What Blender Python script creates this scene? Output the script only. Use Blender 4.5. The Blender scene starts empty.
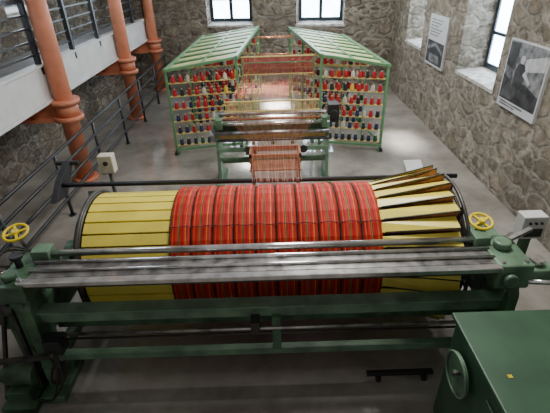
import bpy, math, random
from mathutils import Vector, Matrix
random.seed(7)
col=bpy.context.scene.collection
# ---------------------------------------------------------------- materials
def newmat(name):
    m=bpy.data.materials.new(name); m.use_nodes=True
    nt=m.node_tree; b=nt.nodes['Principled BSDF']; return m,nt,b
def ramp(nt,stops,interp='LINEAR'):
    n=nt.nodes.new('ShaderNodeValToRGB'); n.color_ramp.interpolation=interp
    e=n.color_ramp.elements
    while len(e)<len(stops): e.new(0.5)
    for i,(p,c) in enumerate(stops):
        e[i].position=p; e[i].color=(*c,1)
    return n
def paint(name,c,rough=.45,metal=0,var=.12,scale=6,bump=.0,spec=.5):
    m,nt,b=newmat(name)
    tc=nt.nodes.new('ShaderNodeTexCoord'); nz=nt.nodes.new('ShaderNodeTexNoise')
    nz.inputs['Scale'].default_value=scale; nz.inputs['Detail'].default_value=6
    nt.links.new(tc.outputs['Object'],nz.inputs['Vector'])
    lo=tuple(max(0,x*(1-var*2)) for x in c); hi=tuple(min(1,x*(1+var)) for x in c)
    r=ramp(nt,[(.3,lo),(.65,hi)]); nt.links.new(nz.outputs['Fac'],r.inputs['Fac'])
    nt.links.new(r.outputs['Color'],b.inputs['Base Color'])
    b.inputs['Roughness'].default_value=rough; b.inputs['Metallic'].default_value=metal
    b.inputs['Specular IOR Level'].default_value=spec
    return m
def stone_mat():
    m,nt,b=newmat('rubble_stone'); N=nt.nodes; L=nt.links
    tc=N.new('ShaderNodeTexCoord')
    nz=N.new('ShaderNodeTexNoise'); nz.inputs['Scale'].default_value=1.8; nz.inputs['Detail'].default_value=9; nz.inputs['Roughness'].default_value=.70
    L.new(tc.outputs['Object'],nz.inputs['Vector'])
    mx=N.new('ShaderNodeMix'); mx.data_type='VECTOR'; mx.inputs[0].default_value=.34
    mp=N.new('ShaderNodeMapping'); mp.inputs['Scale'].default_value=(.7,.7,1.3); L.new(tc.outputs['Object'],mp.inputs[0])
    L.new(mp.outputs[0],mx.inputs[4]); L.new(nz.outputs['Color'],mx.inputs[5])
    v1=N.new('ShaderNodeTexVoronoi'); v1.feature='DISTANCE_TO_EDGE'; v1.inputs['Scale'].default_value=4.8
    v2=N.new('ShaderNodeTexVoronoi'); v2.inputs['Scale'].default_value=4.8
    for v in (v1,v2): L.new(mx.outputs[1],v.inputs['Vector'])
    r=ramp(nt,[(0,(.22,.185,.135)),(.3,(.40,.35,.27)),(.55,(.28,.245,.19)),(.8,(.47,.41,.32)),(1,(.33,.295,.245))])
    sep=N.new('ShaderNodeSeparateColor'); L.new(v2.outputs['Color'],sep.inputs[0]); L.new(sep.outputs[0],r.inputs['Fac'])
    n2=N.new('ShaderNodeTexNoise'); n2.inputs['Scale'].default_value=4; n2.inputs['Detail'].default_value=10; n2.inputs['Roughness'].default_value=.75
    L.new(tc.outputs['Object'],n2.inputs['Vector'])
    rn=ramp(nt,[(.36,(.38,.36,.34)),(.62,(1.2,1.19,1.17))]); L.new(n2.outputs['Fac'],rn.inputs['Fac'])
    mul=N.new('ShaderNodeMix'); mul.data_type='RGBA'; mul.blend_type='MULTIPLY'; mul.inputs[0].default_value=.95
    L.new(r.outputs['Color'],mul.inputs[6]); L.new(rn.outputs['Color'],mul.inputs[7])
    n3=N.new('ShaderNodeTexNoise'); n3.inputs['Scale'].default_value=1.7; n3.inputs['Detail'].default_value=5
    L.new(tc.outputs['Object'],n3.inputs['Vector'])
    sm=N.new('ShaderNodeMath'); sm.operation='MULTIPLY_ADD'; sm.inputs[1].default_value=-.34; sm.inputs[2].default_value=.14
    L.new(n3.outputs['Fac'],sm.inputs[0])
    ad=N.new('ShaderNodeMath'); ad.operation='ADD'; L.new(v1.outputs['Distance'],ad.inputs[0]); L.new(sm.outputs[0],ad.inputs[1])
    mr=ramp(nt,[(.0,(0,0,0)),(.15,(1,1,1))]); L.new(ad.outputs[0],mr.inputs['Fac'])
    mort=N.new('ShaderNodeMix'); mort.data_type='RGBA'; L.new(mr.outputs['Color'],mort.inputs[0])
    mm=N.new('ShaderNodeMix'); mm.data_type='RGBA'; mm.blend_type='MULTIPLY'; mm.inputs[0].default_value=.8
    mm.inputs[6].default_value=(.50,.455,.38,1); L.new(rn.outputs['Color'],mm.inputs[7])
    L.new(mm.outputs[2],mort.inputs[6]); L.new(mul.outputs[2],mort.inputs[7])
    L.new(mort.outputs[2],b.inputs['Base Color']); b.inputs['Roughness'].default_value=.9
    add=N.new('ShaderNodeMath'); add.operation='MULTIPLY_ADD'; add.inputs[1].default_value=.6; L.new(mr.outputs['Color'],add.inputs[0]); L.new(n2.outputs['Fac'],add.inputs[2])
    bp=N.new('ShaderNodeBump'); bp.inputs['Strength'].default_value=1; bp.inputs['Distance'].default_value=.18
    L.new(add.outputs[0],bp.inputs['Height']); L.new(bp.outputs['Normal'],b.inputs['Normal'])
    return m
def floor_mat():
    m,nt,b=newmat('polished_concrete'); N=nt.nodes; L=nt.links
    tc=N.new('ShaderNodeTexCoord')
    nz=N.new('ShaderNodeTexNoise'); nz.inputs['Scale'].default_value=.9; nz.inputs['Detail'].default_value=10; nz.inputs['Roughness'].default_value=.68
    L.new(tc.outputs['Object'],nz.inputs['Vector'])
    r=ramp(nt,[(.32,(.17,.155,.135)),(.5,(.28,.26,.23)),(.68,(.38,.36,.325))]); L.new(nz.outputs['Fac'],r.inputs['Fac'])
    L.new(r.outputs['Color'],b.inputs['Base Color'])
    rr=ramp(nt,[(.3,(.05,.05,.05)),(.7,(.15,.15,.15))]); L.new(nz.outputs['Fac'],rr.inputs['Fac']); L.new(rr.outputs['Color'],b.inputs['Roughness'])
    b.inputs['Specular IOR Level'].default_value=1
    return m
def tartan_mat():
    m,nt,b=newmat('tartan_warp_yarn'); N=nt.nodes; L=nt.links
    tc=N.new('ShaderNodeTexCoord'); sx=N.new('ShaderNodeSeparateXYZ'); L.new(tc.outputs['Object'],sx.inputs[0])
    a=N.new('ShaderNodeMath'); a.operation='ADD'; a.inputs[1].default_value=1.02; L.new(sx.outputs[0],a.inputs[0])
    d=N.new('ShaderNodeMath'); d.operation='DIVIDE'; d.inputs[1].default_value=.204; L.new(a.outputs[0],d.inputs[0])
    fr=N.new('ShaderNodeMath'); fr.operation='FRACT'; L.new(d.outputs[0],fr.inputs[0])
    R=(.54,.014,.010); K=(.025,.012,.012); Y=(.72,.42,.06); G=(.05,.10,.035); O=(.62,.042,.015); D=(.25,.009,.010)
    r=ramp(nt,[(0,K),(.035,G),(.06,D),(.09,R),(.18,Y),(.195,R),(.26,D),(.285,R),(.36,O),(.42,G),(.445,K),(.46,Y),(.475,K),(.49,G),(.515,R),(.62,D),(.645,R),(.72,O),(.78,Y),(.795,R),(.87,G),(.895,R),(.975,K)],'CONSTANT')
    L.new(fr.outputs[0],r.inputs['Fac'])
    nz=N.new('ShaderNodeTexNoise'); nz.inputs['Scale'].default_value=1; nz.inputs['Detail'].default_value=4
    mp=N.new('ShaderNodeMapping'); mp.inputs['Scale'].default_value=(140,5,5); L.new(tc.outputs['Object'],mp.inputs[0]); L.new(mp.outputs[0],nz.inputs['Vector'])
    rn=ramp(nt,[(.35,(.5,.45,.45)),(.65,(1.25,1.25,1.25))]); L.new(nz.outputs['Fac'],rn.inputs['Fac'])
    mul=N.new('ShaderNodeMix'); mul.data_type='RGBA'; mul.blend_type='MULTIPLY'; mul.inputs[0].default_value=.9
    L.new(r.outputs['Color'],mul.inputs[6]); L.new(rn.outputs['Color'],mul.inputs[7])
    L.new(mul.outputs[2],b.inputs['Base Color']); b.inputs['Roughness'].default_value=.6; b.inputs['Specular IOR Level'].default_value=.25
    bp=N.new('ShaderNodeBump'); bp.inputs['Strength'].default_value=.3; bp.inputs['Distance'].default_value=.01
    L.new(nz.outputs['Fac'],bp.inputs['Height']); L.new(bp.outputs['Normal'],b.inputs['Normal'])
    return m
def glow_mat(name,c,s):
    m,nt,b=newmat(name); N=nt.nodes
    nz=N.new('ShaderNodeTexNoise'); nz.inputs['Scale'].default_value=1.5
    tc=N.new('ShaderNodeTexCoord'); nt.links.new(tc.outputs['Object'],nz.inputs['Vector'])
    r=ramp(nt,[(.35,tuple(x*.75 for x in c)),(.6,c)]); nt.links.new(nz.outputs['Fac'],r.inputs['Fac'])
    nt.links.new(r.outputs['Color'],b.inputs['Emission Color']); b.inputs['Emission Strength'].default_value=s
    b.inputs['Base Color'].default_value=(.3,.35,.4,1); b.inputs['Roughness'].default_value=.1
    return m
STONE=stone_mat(); FLOOR=floor_mat(); TARTAN=tartan_mat()
PLASTER=paint('pale_plaster',(.48,.46,.42),.85,var=.25,scale=7)
GREEN=paint('machine_green',(.075,.150,.082),.40,var=.3,scale=5)
LGREEN=paint('pale_green_enamel',(.13,.225,.14),.40,var=.22,scale=5)
CABG=paint('cabinet_green',(.045,.11,.06),.4,var=.12,scale=3)
CREELG=paint('creel_green',(.12,.27,.12),.45,var=.1,scale=5)
STEEL=paint('worn_steel',(.40,.39,.38),.28,.85,var=.3,scale=9)
BSTEEL=paint('bright_steel',(.78,.77,.76),.18,.9,var=.15,scale=9)
DSTEEL=paint('oily_dark_steel',(.07,.066,.06),.42,.5,var=.2,scale=9)
BLACK=paint('black_paint',(.018,.018,.02),.45,var=.2)
YSLAT=paint('yellow_slat_paint',(.84,.70,.10),.32,var=.06,scale=4)
YEL=paint('yellow_enamel',(.84,.64,.015),.35,var=.08)
ORANGE=paint('terracotta_enamel',(.64,.23,.125),.5,var=.1,scale=3)
WHITE=paint('white_enamel',(.64,.64,.62),.45,var=.06,scale=3)
CREAM=paint('cream_plastic',(.62,.60,.48),.45,var=.05)
WOOD=paint('pine_strip',(.70,.56,.19),.6,var=.12,scale=12)
PALE=paint('pale_roof_board',(.62,.62,.30),.5,var=.12,scale=8)
BWOOD=paint('red_brown_wood',(.34,.13,.06),.5,var=.2,scale=14)
RAIL=paint('dark_railing_paint',(.03,.033,.038),.4,var=.1)
DECK=paint('grey_deck_boards',(.34,.35,.36),.6,var=.1,scale=3)
REDY=paint('red_yarn',(.45,.008,.012),.8,var=.15,scale=40)
WHTY=paint('white_yarn',(.58,.53,.42),.8,var=.08,scale=40)
NAVY=paint('navy_yarn',(.018,.026,.08),.8,var=.15,scale=40)
GRNY=paint('green_yarn',(.02,.09,.045),.8,var=.15,scale=40)
YELY=paint('yellow_yarn',(.74,.50,.05),.8,var=.1,scale=40)
BLKY=paint('black_yarn',(.02,.018,.02),.8,var=.15,scale=40)
PINKY=paint('dull_red_yarn',(.38,.03,.024),.8,var=.15,scale=30)
WFRAME=paint('dark_window_frame',(.02,.035,.05),.4,var=.1)
GLASS=glow_mat('daylit_window_glass',(.70,.85,1.0),18)
PRINTB=paint('poster_board',(.50,.51,.52),.5,var=.05)
PRINTD=paint('print_dark_grey',(.035,.037,.04),.5,var=.5,scale=7)
PRINTM=paint('print_mid_grey',(.17,.175,.18),.5,var=.4,scale=8)
PRINTL=paint('print_light_grey',(.42,.43,.44),.5,var=.2,scale=8)
RUBBER=paint('black_rubber',(.02,.02,.02),.7,var=.1)
# ---------------------------------------------------------------- mesh builder
class MB:
    def __init__(s): s.v=[]; s.f=[]; s.m=[]; s.sm=[]
    def add(s,vs,fs,mi=0,smooth=False):
        o=len(s.v); s.v+= [Vector(q) for q in vs]
        for f in fs: s.f.append([i+o for i in f]); s.m.append(mi); s.sm.append(smooth)
        return s
    def box(s,x0,x1,y0,y1,z0,z1,mi=0):
        vs=[(x0,y0,z0),(x1,y0,z0),(x1,y1,z0),(x0,y1,z0),(x0,y0,z1),(x1,y0,z1),(x1,y1,z1),(x0,y1,z1)]
        return s.add(vs,[(0,3,2,1),(4,5,6,7),(0,1,5,4),(1,2,6,5),(2,3,7,6),(3,0,4,7)],mi)
    def bar(s,p,q,w,h,mi=0,up=(0,0,1)):
        p=Vector(p); q=Vector(q); d=(q-p).normalized(); u=Vector(up)
        if abs(d.dot(u))>.98: u=Vector((0,1,0))
        a=d.cross(u).normalized()*w/2; b=a.cross(d).normalized()*h/2
        vs=[p-a-b,p+a-b,p+a+b,p-a+b,q-a-b,q+a-b,q+a+b,q-a+b]
        return s.add(vs,[(3,2,1,0),(4,5,6,7),(0,1,5,4),(1,2,6,5),(2,3,7,6),(3,0,4,7)],mi)
    def tube(s,pts,r,n=12,mi=0,cap=True):
        pts=[Vector(p) for p in pts]; rs=r if isinstance(r,(list,tuple)) else [r]*len(pts)
        vs=[];fs=[]
        prev=None
        for i,p in enumerate(pts):
            d=(pts[min(i+1,len(pts)-1)]-pts[max(i-1,0)])
            if d.length<1e-6: d=prev if prev else Vector((0,0,1))
            d=d.normalized(); prev=d
            if i==0:
                u=Vector((0,0,1)) if abs(d.z)<.9 else Vector((1,0,0))
                a=d.cross(u).normalized()
            else:
                a=(a-d*a.dot(d)); a=a.normalized()
            b=d.cross(a)
            for k in range(n):
                t=2*math.pi*k/n; vs.append(p+(a*math.cos(t)+b*math.sin(t))*rs[i])
        for i in range(len(pts)-1):
            for k in range(n):
                k2=(k+1)%n; fs.append((i*n+k,i*n+k2,(i+1)*n+k2,(i+1)*n+k))
        s.add(vs,fs,mi,True)
        if cap:
            o=len(s.v)-len(vs)
            s.f.append([o+k for k in range(n)][::-1]); s.m.append(mi); s.sm.append(False)
            e=o+(len(pts)-1)*n
            s.f.append([e+k for k in range(n)]); s.m.append(mi); s.sm.append(False)
        return s
    def cyl(s,p,q,r,n=24,mi=0): return s.tube([p,q],r,n,mi)
    def torus(s,c,ax,R,r,n=28,k=8,mi=0):
        c=Vector(c); ax=Vector(ax).normalized(); u=Vector((1,0,0)) if abs(ax.x)<.9 else Vector((0,1,0))
        a=ax.cross(u).normalized(); b=ax.cross(a); vs=[];fs=[]
        for i in range(n):
            t=2*math.pi*i/n; e=a*math.cos(t)+b*math.sin(t)
            for j in range(k):
                w=2*math.pi*j/k; vs.append(c+e*(R+r*math.cos(w))+ax*r*math.sin(w))
        for i in range(n):
            for j in range(k):
                fs.append((i*k+j,((i+1)%n)*k+j,((i+1)%n)*k+(j+1)%k,i*k+(j+1)%k))
        return s.add(vs,fs,mi,True)
    def prism(s,poly,axis,a,b,mi=0):
        def mk(p,t):
            return {'x':(t,p[0],p[1]),'y':(p[0],t,p[1]),'z':(p[0],p[1],t)}[axis]
        n=len(poly); vs=[mk(p,a) for p in poly]+[mk(p,b) for p in poly]
        fs=[list(range(n))[::-1],list(range(n,2*n))]+[(i,(i+1)%n,(i+1)%n+n,i+n) for i in range(n)]
        return s.add(vs,fs,mi)
    def obj(s,name,mats,parent=None,loc=(0,0,0),bev=0,label=None):
        me=bpy.data.meshes.new(name); L=Vector(loc)
        me.from_pydata([tuple(v-L) for v in s.v],[],s.f)
        if not isinstance(mats,(list,tuple)): mats=[mats]
        for m in mats: me.materials.append(m)
        for i,pl in enumerate(me.polygons): pl.material_index=s.m[i]; pl.use_smooth=s.sm[i]
        import bmesh
        bm=bmesh.new(); bm.from_mesh(me); bmesh.ops.recalc_face_normals(bm,faces=bm.faces); bm.to_mesh(me); bm.free()
        o=bpy.data.objects.new(name,me); col.objects.link(o)
        if parent is not None: o.parent=parent
        else: o.location=L
        if bev:
            md=o.modifiers.new('bevel','BEVEL'); md.width=bev; md.segments=2; md.limit_method='ANGLE'
        if label: o['label']=label
        return o
class Thing:
    def __init__(s,name,loc,label,cat,group=None):
        s.loc=Vector(loc); e=bpy.data.objects.new(name,None); e.empty_display_size=.1; e.location=loc; col.objects.link(e)
        e['label']=label; e['category']=cat
        if group: e['group']=group
        s.e=e
    def part(s,mb,name,mats,bev=0,parent=None,label=None):
        return mb.obj(name,mats,parent or s.e,s.loc,bev,label)
def struct(o): o['kind']='structure'; return o
# ---------------------------------------------------------------- room
def wall(name,L,H,thick,openings,mat):
    xs=sorted({0,L,*[o[0] for o in openings],*[o[1] for o in openings]})
    zs=sorted({0,H,*[o[2] for o in openings],*[o[3] for o in openings]})
    mb=MB()
    for i in range(len(xs)-1):
        for j in range(len(zs)-1):
            cx=(xs[i]+xs[i+1])/2; cz=(zs[j]+zs[j+1])/2
            if any(o[0]<cx<o[1] and o[2]<cz<o[3] for o in openings): continue
            mb.box(xs[i],xs[i+1],0,thick,zs[j],zs[j+1])
    o=mb.obj(name,mat); return struct(o)
wn=[0]; tn=[0]
def window(M,x0,x1,z0,z1,depth,bars=(1,2),splay=.12,sides=True):
    tn[0]+=1
    mb=MB()
    s=splay
    mb.add([(x0,-.01,z0),(x1,-.01,z0),(x1-s,depth,z0+.08),(x0+s,depth,z0+.08),(x0,-.01,z0-.06),(x1,-.01,z0-.06),(x1-s,depth,z0-.06),(x0+s,depth,z0-.06)],
           [(0,1,2,3),(7,6,5,4),(0,4,5,1),(1,5,6,2),(2,6,7,3),(3,7,4,0)])
    for (a,d) in ((x0,1),(x1,-1)):
        mb.add([(a-.001*d,0,z0),(a+.03*d,0,z0),(a+(s+.03)*d,depth,z0),(a+s*d,depth,z0),(a-.001*d,0,z1),(a+.03*d,0,z1),(a+(s+.03)*d,depth,z1),(a+s*d,depth,z1)],
           [(0,3,2,1),(4,5,6,7),(0,1,5,4),(1,2,6,5),(2,3,7,6),(3,0,4,7)],0 if sides else 1)
    o=struct(mb.obj('trim_%d'%tn[0],[PLASTER,STONE])); o.matrix_world=M
    wn[0]+=1
    a0=x0+s+.03; a1=x1-s-.03; zb=z0+.08; y=depth-.06; mb=MB()
    w=.10
    mb.box(a0,a1,y+.03,y+.04,zb,z1,1)
    mb.box(a0,a0+w,y,y+.06,zb,z1); mb.box(a1-w,a1,y,y+.06,zb,z1)
    mb.box(a0,a1,y,y+.06,zb,zb+w); mb.box(a0,a1,y,y+.06,z1-w,z1)
    for i in range(1,bars[0]+1):
        cx=a0+(a1-a0)*i/(bars[0]+1); mb.box(cx-.055,cx+.055,y-.005,y+.055,zb,z1)
    for j in range(1,bars[1]+1):
        cz=zb+(z1-zb)*j/(bars[1]+1); mb.box(a0,a1,y+.005,y+.05,cz-.03,cz+.03)
    o=struct(mb.obj('window_%d'%wn[0],[WFRAME,GLASS])); o.matrix_world=M
HW=5.6
struct(MB().box(-5.9,4.9,-1.6,16.5,-.12,0).obj('floor',FLOOR))
Mr=Matrix.Translation((3.83,14.4,0))@Matrix.Rotation(-math.pi/2,4,'Z')
ops=[(14.4-12.4,14.4-11.0,1.64,4.3),(14.4-8.75,14.4-7.1,1.60,4.3)]
o=wall('wall_right',15.9,HW,.6,ops,STONE); o.matrix_world=Mr
for a in ops: window(Mr,*a,.55,bars=(1,3),sides=False)
ang=math.atan2(13.75-15.15,3.83+5.0)
Mb=Matrix.Translation((-5.0,15.15,0))@Matrix.Rotation(ang,4,'Z')
ops=[(3.0,4.55,1.90,4.6),(5.9,7.45,1.90,4.6)]
o=wall('wall_back',9.3,HW,.6,ops,STONE); o.matrix_world=Mb
for a in ops: window(Mb,*a,.35,bars=(1,3),splay=.05,sides=False)
Ml=Matrix.Translation((-5.0,-1.5,0))@Matrix.Rotation(math.pi/2,4,'Z')
ops=[(6.0,7.6,2.9,4.6),(10.2,11.8,2.9,4.6)]
o=wall('wall_left',16.6,HW,.6,ops,STONE); o.matrix_world=Ml
for a in ops: window(Ml,*a,.45,bars=(1,2))
# ---------------------------------------------------------------- mezzanine walkway
T=Thing('mezzanine_walkway',(-4.4,7,0),'raised grey walkway with white steel edge beam and dark railing','walkway')
T.part(MB().box(-4.98,-3.98,1.0,14.6,2.08,2.16),'deck',DECK)
T.part(MB().box(-4.02,-3.92,1.0,14.6,1.62,2.20).box(-4.06,-3.88,1.0,14.6,2.18,2.22).box(-4.08,-3.88,1.0,14.6,1.58,1.63),'edge_beam',WHITE,bev=.006)
for i in range(10):
    y=1.7+i*1.42
    T.part(MB().box(-4.0,-3.92,y-.04,y+.04,2.05,3.2),'railing_post',RAIL)
for z,w in ((3.2,.07),(2.98,.03),(2.78,.03),(2.58,.03),(2.38,.03)): T.part(MB().bar((-3.97,1.0,z),(-3.97,14.6,z),w,w),'handrail' if z>3 else 'railing_cable',RAIL)
for i in range(4):
    y=7.45+(i-1)*3.75
    T.part(MB().box(-4.98,-4.10,y-.10,y+.10,1.72,2.08),'floor_joist',ORANGE)
for i,y in enumerate((3.7,7.45,11.2,14.2)):
    T=Thing('column',(-3.74,y,0),'round terracotta orange steel column with bolted collar beside the walkway','column','row of orange columns')
    T.part(MB().cyl((-3.74,y,0),(-3.74,y,HW),.155,28),'shaft',ORANGE)
    mb=MB(); mb.cyl((-3.74,y,1.22),(-3.74,y,1.30),.26,28); mb.cyl((-3.74,y,1.30),(-3.74,y,1.52),.205,28); mb.cyl((-3.74,y,1.52),(-3.74,y,1.60),.26,28)
    T.part(mb,'collar',ORANGE)
    mb=MB().box(-4.95,-3.8,y-.11,y+.11,1.26,1.54); mb.box(-4.95,-3.8,y-.19,y+.19,1.51,1.57); mb.box(-4.95,-3.8,y-.19,y+.19,1.22,1.28)
    T.part(mb,'bracket_beam',ORANGE)
    T.part(MB().cyl((-3.74,y,0),(-3.74,y,.05),.24,28),'base_plate',ORANGE)
T=Thing('floor_railing',(-3.44,8.5,0),'dark tubular guard railing standing on the floor beside the orange columns','railing')
for z in (.32,.58,.84,1.1): T.part(MB().cyl((-3.44,2.6,z),(-3.44,14.2,z),.026,10),'rail',RAIL)
for i in range(8):
    y=2.8+i*1.62; T.part(MB().cyl((-3.44,y,0),(-3.44,y,1.1),.028,10).cyl((-3.44,y,0),(-3.44,y,.015),.06,12),'post',RAIL)
# ---------------------------------------------------------------- posters
def poster(y0,y1,z0,z1,kind,label):
    T=Thing('poster',(3.8,(y0+y1)/2,z0),label,'poster')
    T.part(MB().box(3.785,3.829,y0,y1,z0,z1),'board',PRINTB)
    x=3.783
    def poly(pts,m,name,k=1):
        return MB().prism(pts,'x',x-.002*(k+1),x).obj(name,m,T.e,T.loc)
    W=y1-y0;Hh=z1-z0
    P=lambda s,t:(y1-s*W,z0+t*Hh)
    if kind==1:
        poly([P(.04,.05),P(.96,.05),P(.96,.5),P(.04,.5)],PRINTD,'printed_photo',0)
        poly([P(.1,.3),P(.5,.42),P(.9,.28),P(.9,.36),P(.5,.48),P(.1,.38)],PRINTM,'printed_machine',1)
        poly([P(.2,.08),P(.8,.08),P(.75,.24),P(.25,.24)],PRINTM,'printed_machine',1)
        for k in range(6): poly([P(.1,.92-k*.06),P(.75-.1*(k%3),.92-k*.06),P(.75-.1*(k%3),.90-k*.06),P(.1,.90-k*.06)],PRINTM,'printed_text_line',1)
    else:
        poly([P(.03,.13),P(.97,.13),P(.97,.98),P(.03,.98)],PRINTM,'printed_photo',0)
        poly([P(.03,.13),P(.97,.13),P(.97,.35),P(.6,.45),P(.3,.38),P(.03,.5)],PRINTD,'printed_loom',1)
        poly([P(.03,.62),P(.28,.58),P(.28,.96),P(.03,.96)],PRINTD,'printed_background',1)
        poly([P(.5,.60),P(.97,.70),P(.97,.9),P(.5,.78)],PRINTL,'printed_daylight',1)
        poly([P(.30,.35),P(.55,.35),P(.56,.6),P(.50,.70),P(.36,.70),P(.30,.6)],PRINTD,'printed_worker',2)
        poly([P(.43+.05*math.cos(t*.52),.76+.06*math.sin(t*.52)) for t in range(12)],PRINTL,'printed_worker_head',2)
        poly([P(.5,.56),P(.70,.45),P(.72,.48),P(.54,.62)],PRINTL,'printed_worker_arm',3)
        for k in range(8): poly([P(.06+.04*k,.16),P(.07+.04*k,.16),P(.22+.05*k,.40),P(.21+.05*k,.40)],PRINTM,'printed_yarn',2)
        for k in range(2): poly([P(.08,.10-k*.04),P(.7-.2*k,.10-k*.04),P(.7-.2*k,.08-k*.04),P(.08,.08-k*.04)],PRINTM,'printed_text_line',1)
poster(9.4,10.5,1.42,2.5,1,'pale exhibition poster with dark machine photograph on the stone wall')
poster(5.75,6.83,1.47,2.5,2,'black and white exhibition poster of a worker at a loom')
# ---------------------------------------------------------------- creels with yarn packages
def lerp(a,b,t): return a+(b-a)*t
tiers=[.20,.47,.74,1.01,1.28,1.55]
cols_=9; rows_=4
ymats=[REDY,WHTY,NAVY,GRNY,YELY,BLKY]
ynames=['red','white','navy blue','green','yellow','black']
def spool_mb(c,mi=0,mc=1,n=12):
    x,y,z=c; mb=MB()
    mb.tube([(x,y,z),(x,y,z+.012),(x,y,z+.016),(x,y,z+.115),(x,y,z+.124)],[.042,.047,.047,.035,.022],n,mi)
    mb.cyl((x,y,z+.12),(x,y,z+.15),.012,6,mc)
    return mb
protos=[]
for k,m in enumerate(ymats):
    protos.append(spool_mb((0,0,0)).obj('yarn_cone',[m,WHTY]))
used=[False]*6
def place_spool(k,p):
    if not used[k]: o=protos[k]; used[k]=True
    else: o=protos[k].copy(); col.objects.link(o)
    o.location=p; o['label']='cone of %s yarn standing on a creel shelf'%ynames[k]; o['category']='yarn cone'; o['group']='yarn cones on the creels'
pat=[[0,0,1,0,0,5,0,1,0],[0,5,0,0,1,0,0,4,5],[0,0,2,0,0,0,5,0,1],[2,0,0,5,0,1,2,0,0],[5,2,0,2,0,5,0,2,1],[2,5,2,3,2,5,2,5,2]]
stuff=MB()
def creel(of,inf,ob,inb,zo,zi,side):
    def P(s,t,z=0):
        x=lerp(lerp(of[0],inf[0],s),lerp(ob[0],inb[0],s),t); y=lerp(lerp(of[1],inf[1],s),lerp(ob[1],inb[1],s),t); return Vector((x,y,z))
    ctr=P(.5,.5)
    T=Thing('creel',ctr,'green steel creel rack with tiers of coloured yarn cones','creel','pair of creels')
    for t in (0,.5,1):
        for s in (0,1):
            z=zo if s==0 else zi
            T.part(MB().bar(P(s,t,0),P(s,t,z),.05,.05).bar(P(s,t,0),P(s,t,.03),.12,.12),'post',CREELG)
    for s in (0,1):
        z=zo if s==0 else zi
        T.part(MB().bar(P(s,-.01,z),P(s,1.01,z),.07,.07),'top_rail',CREELG,bev=.004)
    NB=8
    for i in range(NB):
        t=i/(NB-1)
        T.part(MB().bar(P(0,t,zo),P(1,t,zi),.08,.05),'roof_bar',CREELG)
    T.part(MB().bar(P(.5,0,(zo+zi)/2),P(.5,1,(zo+zi)/2),.03,.055),'roof_bar',CREELG)
    for i in range(NB-1):
        for e in (.3,.7):
            mb=MB(); t=(i+e)/(NB-1); mb.bar(P(.02,t,zo-.01),P(.98,t,zi-.01),.16,.012)
            T.part(mb,'roof_board',PALE,label='pale yellow boards across the rack top')
    for s in (0,1): T.part(MB().bar(P(s,0,.13),P(s,1,.13),.035,.04),'side_rail',CREELG)
    for z in tiers:
        for i in range(rows_):
            t=i/(rows_-1)*.97+.01
            T.part(MB().bar(P(0,t,z-.018),P(1,t,z-.018),.06,.02),'shelf_strip',WOOD)
    for s in (.333,.667):
        T.part(MB().bar(P(s,-.014,.13),P(s,-.014,lerp(zo,zi,s)),.014,.014),'upright',CREELG)
    T.part(MB().bar(P(0,-.012,.13),P(1,-.012,.13),.03,.05),'front_rail',CREELG)
    for s in (0,1):
        p=P(s,0,0); T.part(MB().cyl(p+Vector((-.03,-.07,.05)),p+Vector((.03,-.07,.05)),.05,14),'castor',BLACK)
    for i in range(rows_):
        t=i/(rows_-1)*.97+.01
        for ti,z in enumerate(tiers):
            for c in range(cols_):
                s=(c+.75)/(cols_+.5); p=P(s,t,z-.0075)
                k=pat[5-ti][(c+side*3)%9]
                if i<2 or (i==2 and ti>1): place_spool(k,p)
                else:
                    m=spool_mb(p,k,1,7); o=len(stuff.v); stuff.v+=m.v; stuff.f+=[[a+o for a in f] for f in m.f]; stuff.m+=m.m; stuff.sm+=m.sm
    return P
PL=creel((-2.12,8.55),(-.70,8.80),(-1.95,13.0),(-.34,13.3),1.80,1.97,0)
PR=creel((2.33,8.40),(1.04,8.75),(2.06,12.3),(.58,12.9),1.80,1.97,1)
for k in range(6):
    if not used[k]: bpy.data.objects.remove(protos[k])
o=stuff.obj('yarn_cones',ymats); o['kind']='stuff'; o['label']='many coloured yarn cones on the rear shelves of both creels'; o['category']='yarn cones'
# guide stand between creels
T=Thing('yarn_guide_stand',(.15,9.1,0),'metal yarn guide frame with rows of pins between the two creels','yarn guide')
for x in (-.60,.92): T.part(MB().bar((x,9.05,0),(x,9.05,1.92),.035,.035),'post',CREELG)
for z,m in ((1.92,WOOD),(1.80,CREELG),(1.68,BWOOD),(1.56,WOOD)): T.part(MB().bar((-.62,9.05,z),(.94,9.05,z),.03,.022),'guide_bar',m)
mb=MB()
for i in range(84):
    x=-.58+i*1.48/83; mb.cyl((x,9.05,1.56),(x,9.05,1.92),.0062,5)
T.part(mb,'guide_pins',PINKY)
T=Thing('guide_gate',(.12,11.6,0),'open green frame with brown cross bars standing between the creels','frame')
for x in (-.36,.56): T.part(MB().bar((x,11.6,0),(x,11.6,1.95),.035,.035),'post',CREELG)
for z in (1.93,1.5): T.part(MB().bar((-.38,11.6,z),(.58,11.6,z),.04,.04),'cross_bar',BWOOD)
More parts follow.
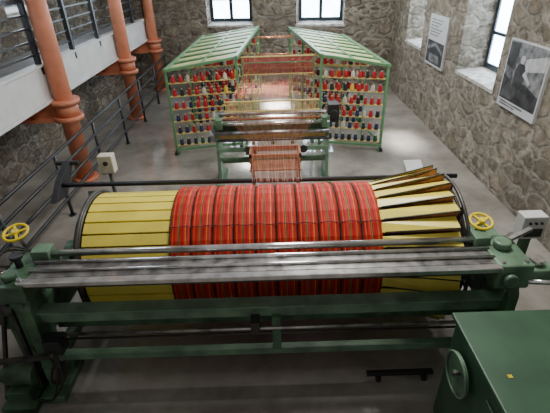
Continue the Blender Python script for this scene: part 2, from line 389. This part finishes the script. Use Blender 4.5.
# ---------------------------------------------------------------- reed stand
T=Thing('reed_stand',(0,7.2,0),'green reed and roller stand guiding the warp yarns towards the drum','reed stand')
for x in (-1.0,.98):
    mb=MB().prism([(6.95,.06),(7.5,.06),(7.44,.5),(7.40,1.25),(7.0,1.28),(6.98,.5)],'x',x-.03,x+.03)
    mb.box(x-.09,x+.09,6.85,7.6,0,.06)
    T.part(mb,'side_plate',LGREEN,bev=.008)
T.part(MB().cyl((-1.0,7.0,1.18),(1.0,7.0,1.18),.030,16),'roller',BSTEEL)
T.part(MB().cyl((-1.0,7.2,1.20),(1.0,7.2,1.20),.024,16),'roller',BWOOD,label='wooden roller')
T.part(MB().cyl((-1.0,6.98,1.02),(1.0,6.98,1.02),.035,16),'roller',STEEL)
T.part(MB().cyl((-1.0,7.0,.88),(1.0,7.0,.88),.026,16),'roller',DSTEEL)
T.part(MB().box(-1.0,1.0,7.06,7.10,1.02,1.14),'backing_panel',GREEN,bev=.004)
T.part(MB().box(-1.0,1.0,7.02,7.06,.90,.97),'wooden_beam',WOOD,bev=.004)
T.part(MB().box(-1.0,1.0,6.97,7.02,.66,.74),'cross_beam',LGREEN,bev=.006)
T.part(MB().box(-1.0,1.0,7.0,7.05,.48,.54),'cross_beam',GREEN,bev=.006)
T.part(MB().box(-1.0,1.0,7.3,7.36,.3,.4),'cross_beam',LGREEN,bev=.006)
T.part(MB().box(-1.02,1.0,7.30,7.40,1.23,1.27),'top_plate',STEEL,bev=.006)
mb=MB().box(-.86,.86,7.34,7.37,1.28,1.30).box(-.86,.86,7.34,7.37,1.46,1.48)
for i in range(80): x=-.84+i*1.68/79; mb.box(x-.003,x+.003,7.35,7.365,1.30,1.46)
T.part(mb,'reed',WOOD)
for x in (-.7,-.35,0,.35,.7): T.part(MB().box(x-.03,x+.03,6.94,7.06,.80,.86),'bearing_block',GREEN,.008)
for x in (-.93,.91): T.part(MB().box(x-.05,x+.05,6.92,7.1,1.10,1.28),'bearing_housing',GREEN,.008)
T.part(MB().box(-.5,-.3,6.93,6.97,.62,.78),'gear_box',DSTEEL,.008)
T.part(MB().cyl((.55,6.93,.70),(.55,6.97,.70),.07,20),'hand_dial',BLACK)
T.part(MB().box(.98,1.18,7.05,7.3,1.14,1.46).cyl((1.08,7.0,1.30),(1.08,7.05,1.30),.07,16),'counter_box',BLACK,bev=.01)
T.part(MB().cyl((-1.0,7.2,.9),(-1.14,7.2,.9),.12,20),'pulley',STEEL)
T=Thing('wooden_comb_stand',(0.02,6.45,0),'small red-brown wooden stand with cross slats holding red yarn','wooden stand')
for x in (-.36,.42):
    for y in (6.3,6.62): T.part(MB().box(x-.02,x+.02,y-.02,y+.02,0,.78),'leg',BWOOD)
T.part(MB().box(-.40,.46,6.26,6.66,.60,.63),'shelf',BWOOD)
T.part(MB().box(-.40,.46,6.26,6.3,.84,.90).box(-.40,-.36,6.26,6.66,.74,.90).box(.42,.46,6.26,6.66,.74,.90).box(-.40,.46,6.62,6.66,.84,.90),'top_frame',BWOOD)
mb=MB()
for i in range(22): mb.cyl((-.34+i*.035,6.28,.885),(-.34+i*.035,6.64,.885),.0035,6)
T.part(mb,'yarn_layer',REDY)
# warp yarn sheet
mb=MB()
for i in range(90):
    f=i/89; k=(0,0,1,0,2,0,0)[i%7]
    j=.03*math.sin(i*2.3)
    x0=-.57+f*1.46; x1=-.80+f*1.6; x2=-.36+f*.78; x3=-.22+f*.5+j
    mb.tube([(x0,9.03,1.60+.28*((i*7)%5)/5),(x1,7.39,1.40),(x1*.9,6.99,1.222),(x2+j*.5,6.64,.92),(x2,6.27,.92),(x3,4.05,1.53)],.0010,4,k,False)
o=mb.obj('warp_yarns',[PINKY,WHTY,YELY]); o['kind']='stuff'; o['label']='sheet of fine red and white warp yarns running from creels to drum'; o['category']='yarns'
mb=MB()
for side,PP in ((0,PL),(1,PR)):
    for i in range(70):
        t=.1+.85*((i*5)%9)/9; z=tiers[i%3+3]+.13; p=PP(.985,t,z)
        x0=-.57+ (i/70.*.73 if side==0 else 1.46-i/70.*.73)
        mb.tube([p,(x0,9.07,1.6+.28*((i*3)%6)/6)],.0015,4,(0,0,2,1)[i%4],False)
o=mb.obj('creel_yarns',[PINKY,WHTY,GRNY]); o['kind']='stuff'; o['label']='fine red and white yarns drawn from creels to guide pins'; o['category']='yarns'
# ---------------------------------------------------------------- warping machine
Y0,Z0=3.72,.90
M=Thing('warping_machine',(0,3.4,0),'green warping machine with yellow slatted drum wound in red tartan','warping machine')
hub=M.part(MB().cyl((-2.2,Y0,Z0),(2.1,Y0,Z0),.06,20),'drum',STEEL,label='large horizontal drum on a steel shaft')
def sub(mb,n,m,bev=0,label=None): return M.part(mb,n,m,bev,hub,label)
R=.65; NS=32; mb=MB()
for i in range(NS):
    a=2*math.pi*i/NS; c=Vector((0,math.cos(a),math.sin(a))); tdir=Vector((0,-math.sin(a),math.cos(a)))
    w=.0545; th=.03
    def pt(x,r,t): return Vector((x,Y0,Z0))+c*r+tdir*t
    xa,xb,ro=-1.86,1.02,R
    vs=[pt(xa,ro-th,-w),pt(xb,ro-th,-w),pt(xb,ro-th,w),pt(xa,ro-th,w),pt(xa,ro-.004,-w),pt(xb,ro-.004,-w),pt(xb,ro-.004,w),pt(xa,ro-.004,w)]
    mb.add(vs,[(0,3,2,1),(4,5,6,7),(0,1,5,4),(1,2,6,5),(2,3,7,6),(3,0,4,7)])
sub(mb,'slat_cover',YSLAT,.003,'yellow painted slats')
sub(MB().cyl((-1.8,Y0,Z0),(1.7,Y0,Z0),R-.07,40),'drum_core',BLACK)
mb=MB().cyl((-1.93,Y0,Z0),(-1.87,Y0,Z0),.665,48); mb.torus((-1.9,Y0,Z0),(1,0,0),.67,.022,48)
sub(mb,'flange',DSTEEL)
mb=MB(); mb.torus((1.80,Y0,Z0),(1,0,0),.74,.018,56); mb.torus((1.80,Y0,Z0),(1,0,0),.65,.016,56)
for i in range(12):
    a=2*math.pi*i/12; d=Vector((0,math.cos(a),math.sin(a))); mb.bar(Vector((1.8,Y0,Z0)),Vector((1.8,Y0,Z0))+d*.74,.05,.03,up=(1,0,0))
mb.cyl((1.76,Y0,Z0),(1.84,Y0,Z0),.54,40)
sub(mb,'flange',DSTEEL)
NF=31
for i in range(NF):
    jit=((i*37)%11-5)/5
    a=2*math.pi*(i+.35+jit*.03)/NF; c=Vector((0,math.cos(a),math.sin(a))); tdir=Vector((0,-math.sin(a),math.cos(a)))
    O=Vector((0,Y0,Z0)); X=Vector((1,0,0)); mb=MB()
    w0,w1=.050,.068; xa,xb=.99,1.71+.015*jit; ra,rb=R+.016,R+.140+.008*jit
    tl=.034
    def q(x,r,t): return O+X*x+c*r+tdir*t
    vs=[q(xa,ra-.01,-w0),q(xb,rb-.01-tl,-w1),q(xb,rb-.01+tl,w1),q(xa,ra-.01,w0),q(xa,ra,-w0),q(xb,rb-tl,-w1),q(xb,rb+tl,w1),q(xa,ra,w0)]
    mb.add(vs,[(0,3,2,1),(4,5,6,7),(0,1,5,4),(1,2,6,5),(2,3,7,6),(3,0,4,7)])
    mb.bar(q(xa+.05,ra+.006,w0*1.0),q(xb,rb+tl+.002,w1*1.02),.010,.014,1,up=c)
    for t0,mi in ((-w1*.9,0),(w1*.9,2)):
        hi=rb-.01+(tl if t0>0 else -tl)
        vs=[q(xa+.05,R-.05,t0*.6),q(xb,R-.05,t0),q(xb,hi,t0),q(xa+.05,R-.05,t0*.6+.01),q(xb,R-.05,t0+.01),q(xb,hi,t0+.01)]
        mb.add(vs,[(0,1,2),(5,4,3),(0,3,4,1),(1,4,5,2),(2,5,3,0)],mi)
    sub(mb,'flap',[YSLAT,DSTEEL,BWOOD])
for i in range(10):
    x0=-1.02+i*.204; prof=[]
    for k in range(9):
        f=k/8; bul=math.sin(math.pi*f)**.25 if 0<f<1 else 0
        prof.append((x0+.0005+f*.203,R+.016+.022*bul))
    n=64; vs=[];fs=[]
    for (x,r) in prof:
        for j in range(n):
            a=2*math.pi*(j+.5)/n; rr=r+(.003 if j%2==0 else -.0015); vs.append((x,Y0+rr*math.cos(a),Z0+rr*math.sin(a)))
    for k in range(8):
        for j in range(n): fs.append((k*n+j,k*n+(j+1)%n,(k+1)*n+(j+1)%n,(k+1)*n+j))
    mb=MB().add(vs,fs,0,False)
    sub(mb,'warp_section',TARTAN,label='wound section of red tartan warp yarn')
t=math.radians(126); r=R+.04
pts=[]
for k in range(82):
    x=-1.02+k*2.04/81; tt=t+.008*math.sin(k*.7)
    pts.append((x,Y0+r*math.cos(tt),Z0+r*math.sin(tt)))
sub(MB().tube(pts,.0025,6),'lease_cord',BLKY)
def side(x,s):
    mb=MB()
    mb.prism([(2.62,.08),(2.86,.08),(2.9,1.05),(2.76,1.25),(2.66,1.05)],'x',x-.05,x+.05)
    mb.prism([(4.35,.08),(4.6,.08),(4.55,1.0),(4.42,1.3),(4.32,1.0)],'x',x-.05,x+.05)
    mb.prism([(2.66,.62),(4.55,.62),(4.55,.78),(3.95,1.02),(3.5,1.02),(2.66,.95)],'x',x-.045,x+.045)
    mb.box(x-.05,x+.05,2.62,4.6,.2,.32)
    mb.box(x-.13,x+.13,2.5,2.98,0,.08); mb.box(x-.13,x+.13,4.25,4.7,0,.08)
    mb.cyl((x-.09,Y0,Z0),(x+.09,Y0,Z0),.14,24)
    return M.part(mb,'side_frame',GREEN,.01)
side(-2.2,-1); side(2.05,1)
M.part(MB().box(-2.2,2.05,2.74,2.82,.83,.955).box(-2.2,2.05,2.71,2.85,.955,.97),'cross_beam',LGREEN,.006)
M.part(MB().box(-2.4,2.05,2.70,2.77,.37,.45),'cross_beam',LGREEN,.006)
M.part(MB().box(-2.2,2.05,2.98,3.06,.52,.61),'cross_beam',GREEN,.006)
M.part(MB().box(-2.2,2.05,4.4,4.5,.3,.4),'cross_beam',GREEN,.006)
M.part(MB().cyl((-2.0,2.68,.74),(1.9,2.68,.74),.016,10),'tie_rod',STEEL)
M.part(MB().cyl((-2.0,2.70,.66),(1.9,2.70,.66),.010,10),'tie_rod',DSTEEL)
M.part(MB().box(-.06,.02,2.69,2.75,.44,.85),'brace',GREEN,.005)
M.part(MB().box(-.25,-.17,2.62,2.74,.74,.86),'latch',DSTEEL,.005)
bed=M.part(MB().box(-2.14,1.88,2.77,3.00,1.28,1.335),'guide_bed',STEEL,.006,label='long worn steel guide bed')
M.part(MB().cyl((-2.16,3.085,1.36),(1.9,3.085,1.36),.034,18),'guide_shaft',BSTEEL,parent=bed)
M.part(MB().cyl((-2.16,2.97,1.345),(1.9,2.97,1.345),.020,14),'guide_shaft',BSTEEL,parent=bed)
M.part(MB().cyl((-2.16,2.85,1.345),(1.9,2.85,1.345),.016,14),'guide_shaft',BSTEEL,parent=bed)
M.part(MB().box(-2.2,1.9,2.68,2.75,1.30,1.35),'rack_bar',BSTEEL,.008,parent=bed)
M.part(MB().box(-2.14,1.88,2.72,3.05,1.255,1.30),'bed_web',DSTEEL,parent=bed)
# end castings with fittings
mb=MB().box(-2.40,-2.14,2.66,3.14,1.14,1.32); mb.box(-2.46,-2.2,3.0,3.4,.95,1.2); mb.cyl((-2.3,2.78,1.32),(-2.3,2.78,1.38),.06,20)
mb.prism([(2.66,1.14),(3.14,1.14),(2.9,.9),(2.7,.9)],'x',-2.32,-2.2)
M.part(mb,'end_casting',GREEN,.015)
M.part(MB().cyl((-2.30,2.95,1.32),(-2.30,2.95,1.42),.03,14).cyl((-2.30,2.95,1.42),(-2.30,2.95,1.45),.055,16),'adjuster_knob',BLACK)
M.part(MB().box(-2.22,-2.06,3.02,3.16,1.32,1.42),'shaft_clamp',LGREEN,.008)
M.part(MB().bar((-2.44,3.05,1.25),(-2.62,2.85,1.42),.025,.025).cyl((-2.64,2.83,1.42),(-2.60,2.87,1.46),.035,12),'lever',DSTEEL)
M.part(MB().cyl((-2.46,2.9,1.22),(-2.40,2.9,1.22),.085,22),'index_dial',BSTEEL)
M.part(MB().cyl((-2.42,2.7,1.05),(-2.30,2.7,1.05),.06,18),'chain_sprocket',DSTEEL)
mb=MB().box(1.88,2.18,2.70,3.18,1.10,1.35); mb.cyl((2.02,2.98,1.35),(2.02,2.98,1.42),.075,24); mb.box(2.18,2.42,2.76,2.98,1.12,1.24); mb.cyl((1.98,2.64,1.22),(1.98,2.70,1.22),.065,20)
mb.box(1.92,2.2,3.1,3.5,1.0,1.25); mb.prism([(2.70,1.10),(3.14,1.10),(2.9,.85),(2.74,.85)],'x',1.98,2.1)
M.part(mb,'end_casting',LGREEN,.018)
M.part(MB().box(1.80,1.94,3.02,3.16,1.32,1.42),'shaft_clamp',LGREEN,.008)
M.part(MB().cyl((2.15,2.70,1.18),(2.5,2.66,1.18),.022,14),'lever',BSTEEL)
M.part(MB().cyl((2.5,2.66,1.12),(2.5,2.66,1.32),.022,12),'lever_grip',BLACK)
M.part(MB().cyl((2.30,2.87,1.24),(2.30,2.87,1.30),.06,20),'index_dial',BSTEEL)
M.part(MB().bar((2.12,3.05,1.38),(2.34,3.12,1.44),.04,.03),'worn_link',STEEL)
M.part(MB().cyl((2.22,3.2,1.0),(2.22,3.2,1.34),.03,14),'worn_spindle',STEEL)
for (x,y) in ((1.93,2.76),(2.13,2.76),(1.93,3.12),(2.13,3.12),(-2.36,3.08),(-2.18,3.08),(-2.18,2.72)):
    M.part(MB().cyl((x,y,1.31),(x,y,1.37),.018,6),'bolt',STEEL)
def wheel(c,r=.13):
    c=Vector(c); ax=Vector((0,-.25,1)).normalized(); mb=MB().torus(c,ax,r,.014,30)
    mb.cyl(c-ax*.02,c+ax*.03,.03,16)
    u=ax.cross(Vector((1,0,0))).normalized(); w=ax.cross(u)
    for k in range(4):
        t=k*math.pi/2+.5; mb.bar(c,c+(u*math.cos(t)+w*math.sin(t))*r,.022,.014,up=ax)
    o=M.part(mb,'handwheel',YEL,label='yellow four-spoke handwheel')
    M.part(MB().cyl(c-ax*.28,c-ax*.02,.02,12),'spindle',STEEL,parent=o)
wheel((-2.52,3.36,1.42),.11); wheel((1.93,3.24,1.46),.10)
M.part(MB().cyl((-2.62,4.55,1.32),(2.25,4.55,1.28),.03,14),'rear_bar',BLACK)
M.part(MB().prism([(4.3,1.2),(4.6,1.15),(4.95,1.45),(4.85,1.5),(4.55,1.38)],'x',-2.68,-2.6).cyl((-2.8,4.9,1.46),(-2.5,4.9,1.46),.03,12),'brake_lever',BLACK,.008)
# gear housing and linkages at the near end
mb=MB().box(-2.62,-2.30,2.40,2.80,.0,.08); mb.box(-2.58,-2.36,2.48,2.76,.08,.20); mb.cyl((-2.58,2.62,.30),(-2.32,2.62,.30),.10,28)
mb.cyl((-2.62,2.62,.30),(-2.58,2.62,.30),.085,24)
M.part(mb,'motor_housing',GREEN,.006)
M.part(MB().cyl((-2.62,2.95,.72),(-2.28,2.95,.72),.12,24).box(-2.58,-2.32,2.86,3.04,.1,.65),'gearbox',GREEN,.01)
M.part(MB().cyl((-2.67,2.95,.72),(-2.62,2.95,.72),.085,20),'gear_cover',DSTEEL)
M.part(MB().torus((-2.29,2.80,.53),(1,0,0),.10,.012,24,6),'drive_belt',RUBBER)
M.part(MB().bar((-2.5,2.95,.80),(-2.42,3.1,1.15),.07,.07),'strut',GREEN,.006)
M.part(MB().bar((-2.30,2.60,.12),(-2.36,2.72,1.10),.035,.035),'linkage_rod',DSTEEL)
M.part(MB().bar((-2.60,2.50,.10),(-2.56,2.9,.95),.03,.03),'linkage_rod',DSTEEL)
M.part(MB().bar((-2.56,2.55,.55),(-2.08,2.60,.55),.04,.04).cyl((-2.08,2.60,.50),(-2.08,2.60,.60),.03,12),'crank_arm',DSTEEL)
M.part(MB().box(-2.14,-1.98,2.60,2.74,.55,.72),'terminal_box',BLACK,.008)
M.part(MB().cyl((-2.16,2.66,.25),(-2.10,2.66,.25),.11,24),'drive_pulley',DSTEEL)
M.part(MB().box(-2.58,-2.2,2.1,2.34,0,.07).cyl((-2.36,2.25,.07),(-2.36,2.25,.14),.05,16),'pedal_base',GREEN,.01)
def spline(A,n=5):
    pts=[]
    for i in range(len(A)-1):
        p0=A[max(i-1,0)];p1=A[i];p2=A[i+1];p3=A[min(i+2,len(A)-1)]
        for q_ in range(n):
            u=q_/n; pts.append(.5*((2*p1)+(p2-p0)*u+(2*p0-5*p1+4*p2-p3)*u*u+(3*p1-3*p2+p3-p0)*u**3))
    pts.append(A[-1]); return pts
for k in range(4):
    x=-2.50-.03*k
    A=[Vector((-2.34,3.3,1.22)),Vector((x,3.2,1.36-.02*k)),Vector((x-.06,3.0,1.30-.04*k)),Vector((x-.06,2.85,1.05)),Vector((x-.02,2.90,.82)),Vector((-2.5,2.95,.66))]
    M.part(MB().tube(spline(A),.008 if k%2 else .009,8),'cable',CREAM if k%2 else RUBBER)
for k in range(2):
    A=[Vector((-2.06,2.62,.60)),Vector((-2.0-.05*k,2.50,.35)),Vector((-2.15,2.45,.12)),Vector((-2.35,2.5,.10))]
    M.part(MB().tube(spline(A),.010,8),'cable',RUBBER)
# ---------------------------------------------------------------- drive cabinet
T=Thing('drive_cabinet',(2.2,1.5,0),'large dark green steel drive cabinet beside the warping machine','machine cabinet')
T.part(MB().box(1.38,3.2,.55,2.3,.04,1.21),'body',CABG,.02)
T.part(MB().box(1.35,3.23,.52,2.33,1.19,1.225),'lid',CABG,.01)
T.part(MB().box(1.42,3.1,.6,2.25,0,.05),'plinth',BLACK)
mb=MB().cyl((1.345,2.02,.90),(1.33,2.02,.90),.165,40); mb.torus((1.32,2.02,.90),(1,0,0),.165,.010,40); mb.cyl((1.38,2.02,.90),(1.30,2.02,.90),.03,18)
T.part(mb,'pulley',LGREEN)
T.part(MB().bar((1.30,2.02,.90),(1.30,1.94,1.01),.022,.015,up=(1,0,0)).cyl((1.30,1.94,1.01),(1.24,1.94,1.01),.014,12),'crank',DSTEEL)
T.part(MB().box(1.49,1.52,1.73,1.755,1.225,1.228),'warning_sticker',YEL)
T.part(MB().box(1.365,1.38,1.0,1.7,.3,1.05),'side_door',CABG,.004)
T=Thing('foot_pedal',(1.18,2.68,0),'black steel foot pedal bar lying low on the floor','pedal')
T.part(MB().box(.85,1.5,2.63,2.68,.08,.12),'bar',BLACK,.005)
T.part(MB().box(.95,.99,2.62,2.69,0,.08),'bracket',BLACK)
T.part(MB().box(1.40,1.44,2.62,2.69,0,.08),'bracket',BLACK)
T=Thing('control_box',(2.5,3.35,0),'pale grey control box with dark panel on a slim green post','control box')
T.part(MB().box(2.46,2.53,3.33,3.41,0,1.20),'post',GREEN)
T.part(MB().box(2.38,2.61,3.29,3.43,1.20,1.45),'housing',WHITE,.01)
T.part(MB().box(2.41,2.58,3.282,3.292,1.23,1.32),'panel',DSTEEL)
for k in range(3): T.part(MB().cyl((2.44+k*.055,3.272,1.385),(2.44+k*.055,3.29,1.385),.012,12),'button',BLACK)
T=Thing('switch_box',(-2.2,5.0,0),'cream electrical switch box on a thin post behind the drum','switch box')
T.part(MB().cyl((-2.2,5.05,0),(-2.2,5.05,1.3),.025,12),'post',DSTEEL)
T.part(MB().box(-2.30,-2.11,4.98,5.12,1.25,1.50),'housing',CREAM,.01)
T.part(MB().cyl((-2.2,4.96,1.4),(-2.2,4.98,1.4),.03,14),'switch_knob',DSTEEL)
T=Thing('floor_sign',(2.75,7.3,0),'small white information plate on a low stand on the concrete','floor sign')
T.part(MB().box(2.66,2.84,7.32,7.42,0,.06),'base',DSTEEL)
T.part(MB().add([(2.58,7.22,.05),(2.92,7.22,.05),(2.92,7.5,.16),(2.58,7.5,.16),(2.58,7.22,.03),(2.92,7.22,.03),(2.92,7.5,.14),(2.58,7.5,.14)],[(0,1,2,3),(7,6,5,4),(0,4,5,1),(1,5,6,2),(2,6,7,3),(3,7,4,0)]),'plate',WHITE)
# ---------------------------------------------------------------- light
w=bpy.data.worlds.new('world'); bpy.context.scene.world=w; w.use_nodes=True
bg=w.node_tree.nodes['Background']; bg.inputs[0].default_value=(1,.98,.96,1); bg.inputs[1].default_value=.29
def area(loc,rot,sx,sy,e,c,spread=180):
    l=bpy.data.lights.new('area','AREA'); l.shape='RECTANGLE'; l.size=sx; l.size_y=sy; l.energy=e; l.color=c; l.spread=math.radians(spread)
    o=bpy.data.objects.new('overhead_light',l); o.location=loc; o.rotation_euler=rot; col.objects.link(o)
area((1.2,4.7,5.5),(0,0,0),1.6,1.2,255,(1,.97,.92))
area((1.2,10.3,5.5),(0,0,0),1.6,2,250,(1,.98,.96))
# added narrow lamps imitating daylight glare on the floor between and beside the creels
area((.15,11.6,5.4),(0,0,0),.5,1.6,130,(1,.99,.97),8)
area((-.1,7.95,5.4),(0,0,0),.9,.35,45,(1,.99,.97),8)
area((2.95,8.9,5.4),(0,0,0),.3,1.0,14,(1,.99,.97),12)
# ---------------------------------------------------------------- camera
p=math.radians(30.5); r=math.radians(1.8)
F=Vector((0,math.cos(p),-math.sin(p))); R0=Vector((1,0,0)); U0=Vector((0,math.sin(p),math.cos(p)))
Rv=math.cos(r)*R0-math.sin(r)*U0; U=math.cos(r)*U0+math.sin(r)*R0
cd=bpy.data.cameras.new('camera'); cd.lens=413/550*36; cd.sensor_width=36
c=bpy.data.objects.new('camera',cd); col.objects.link(c)
m=Matrix.Identity(4)
for i in range(3): m[i][0]=Rv[i]; m[i][1]=U[i]; m[i][2]=-F[i]
m[2][3]=3.6; c.matrix_world=m
bpy.context.scene.camera=c
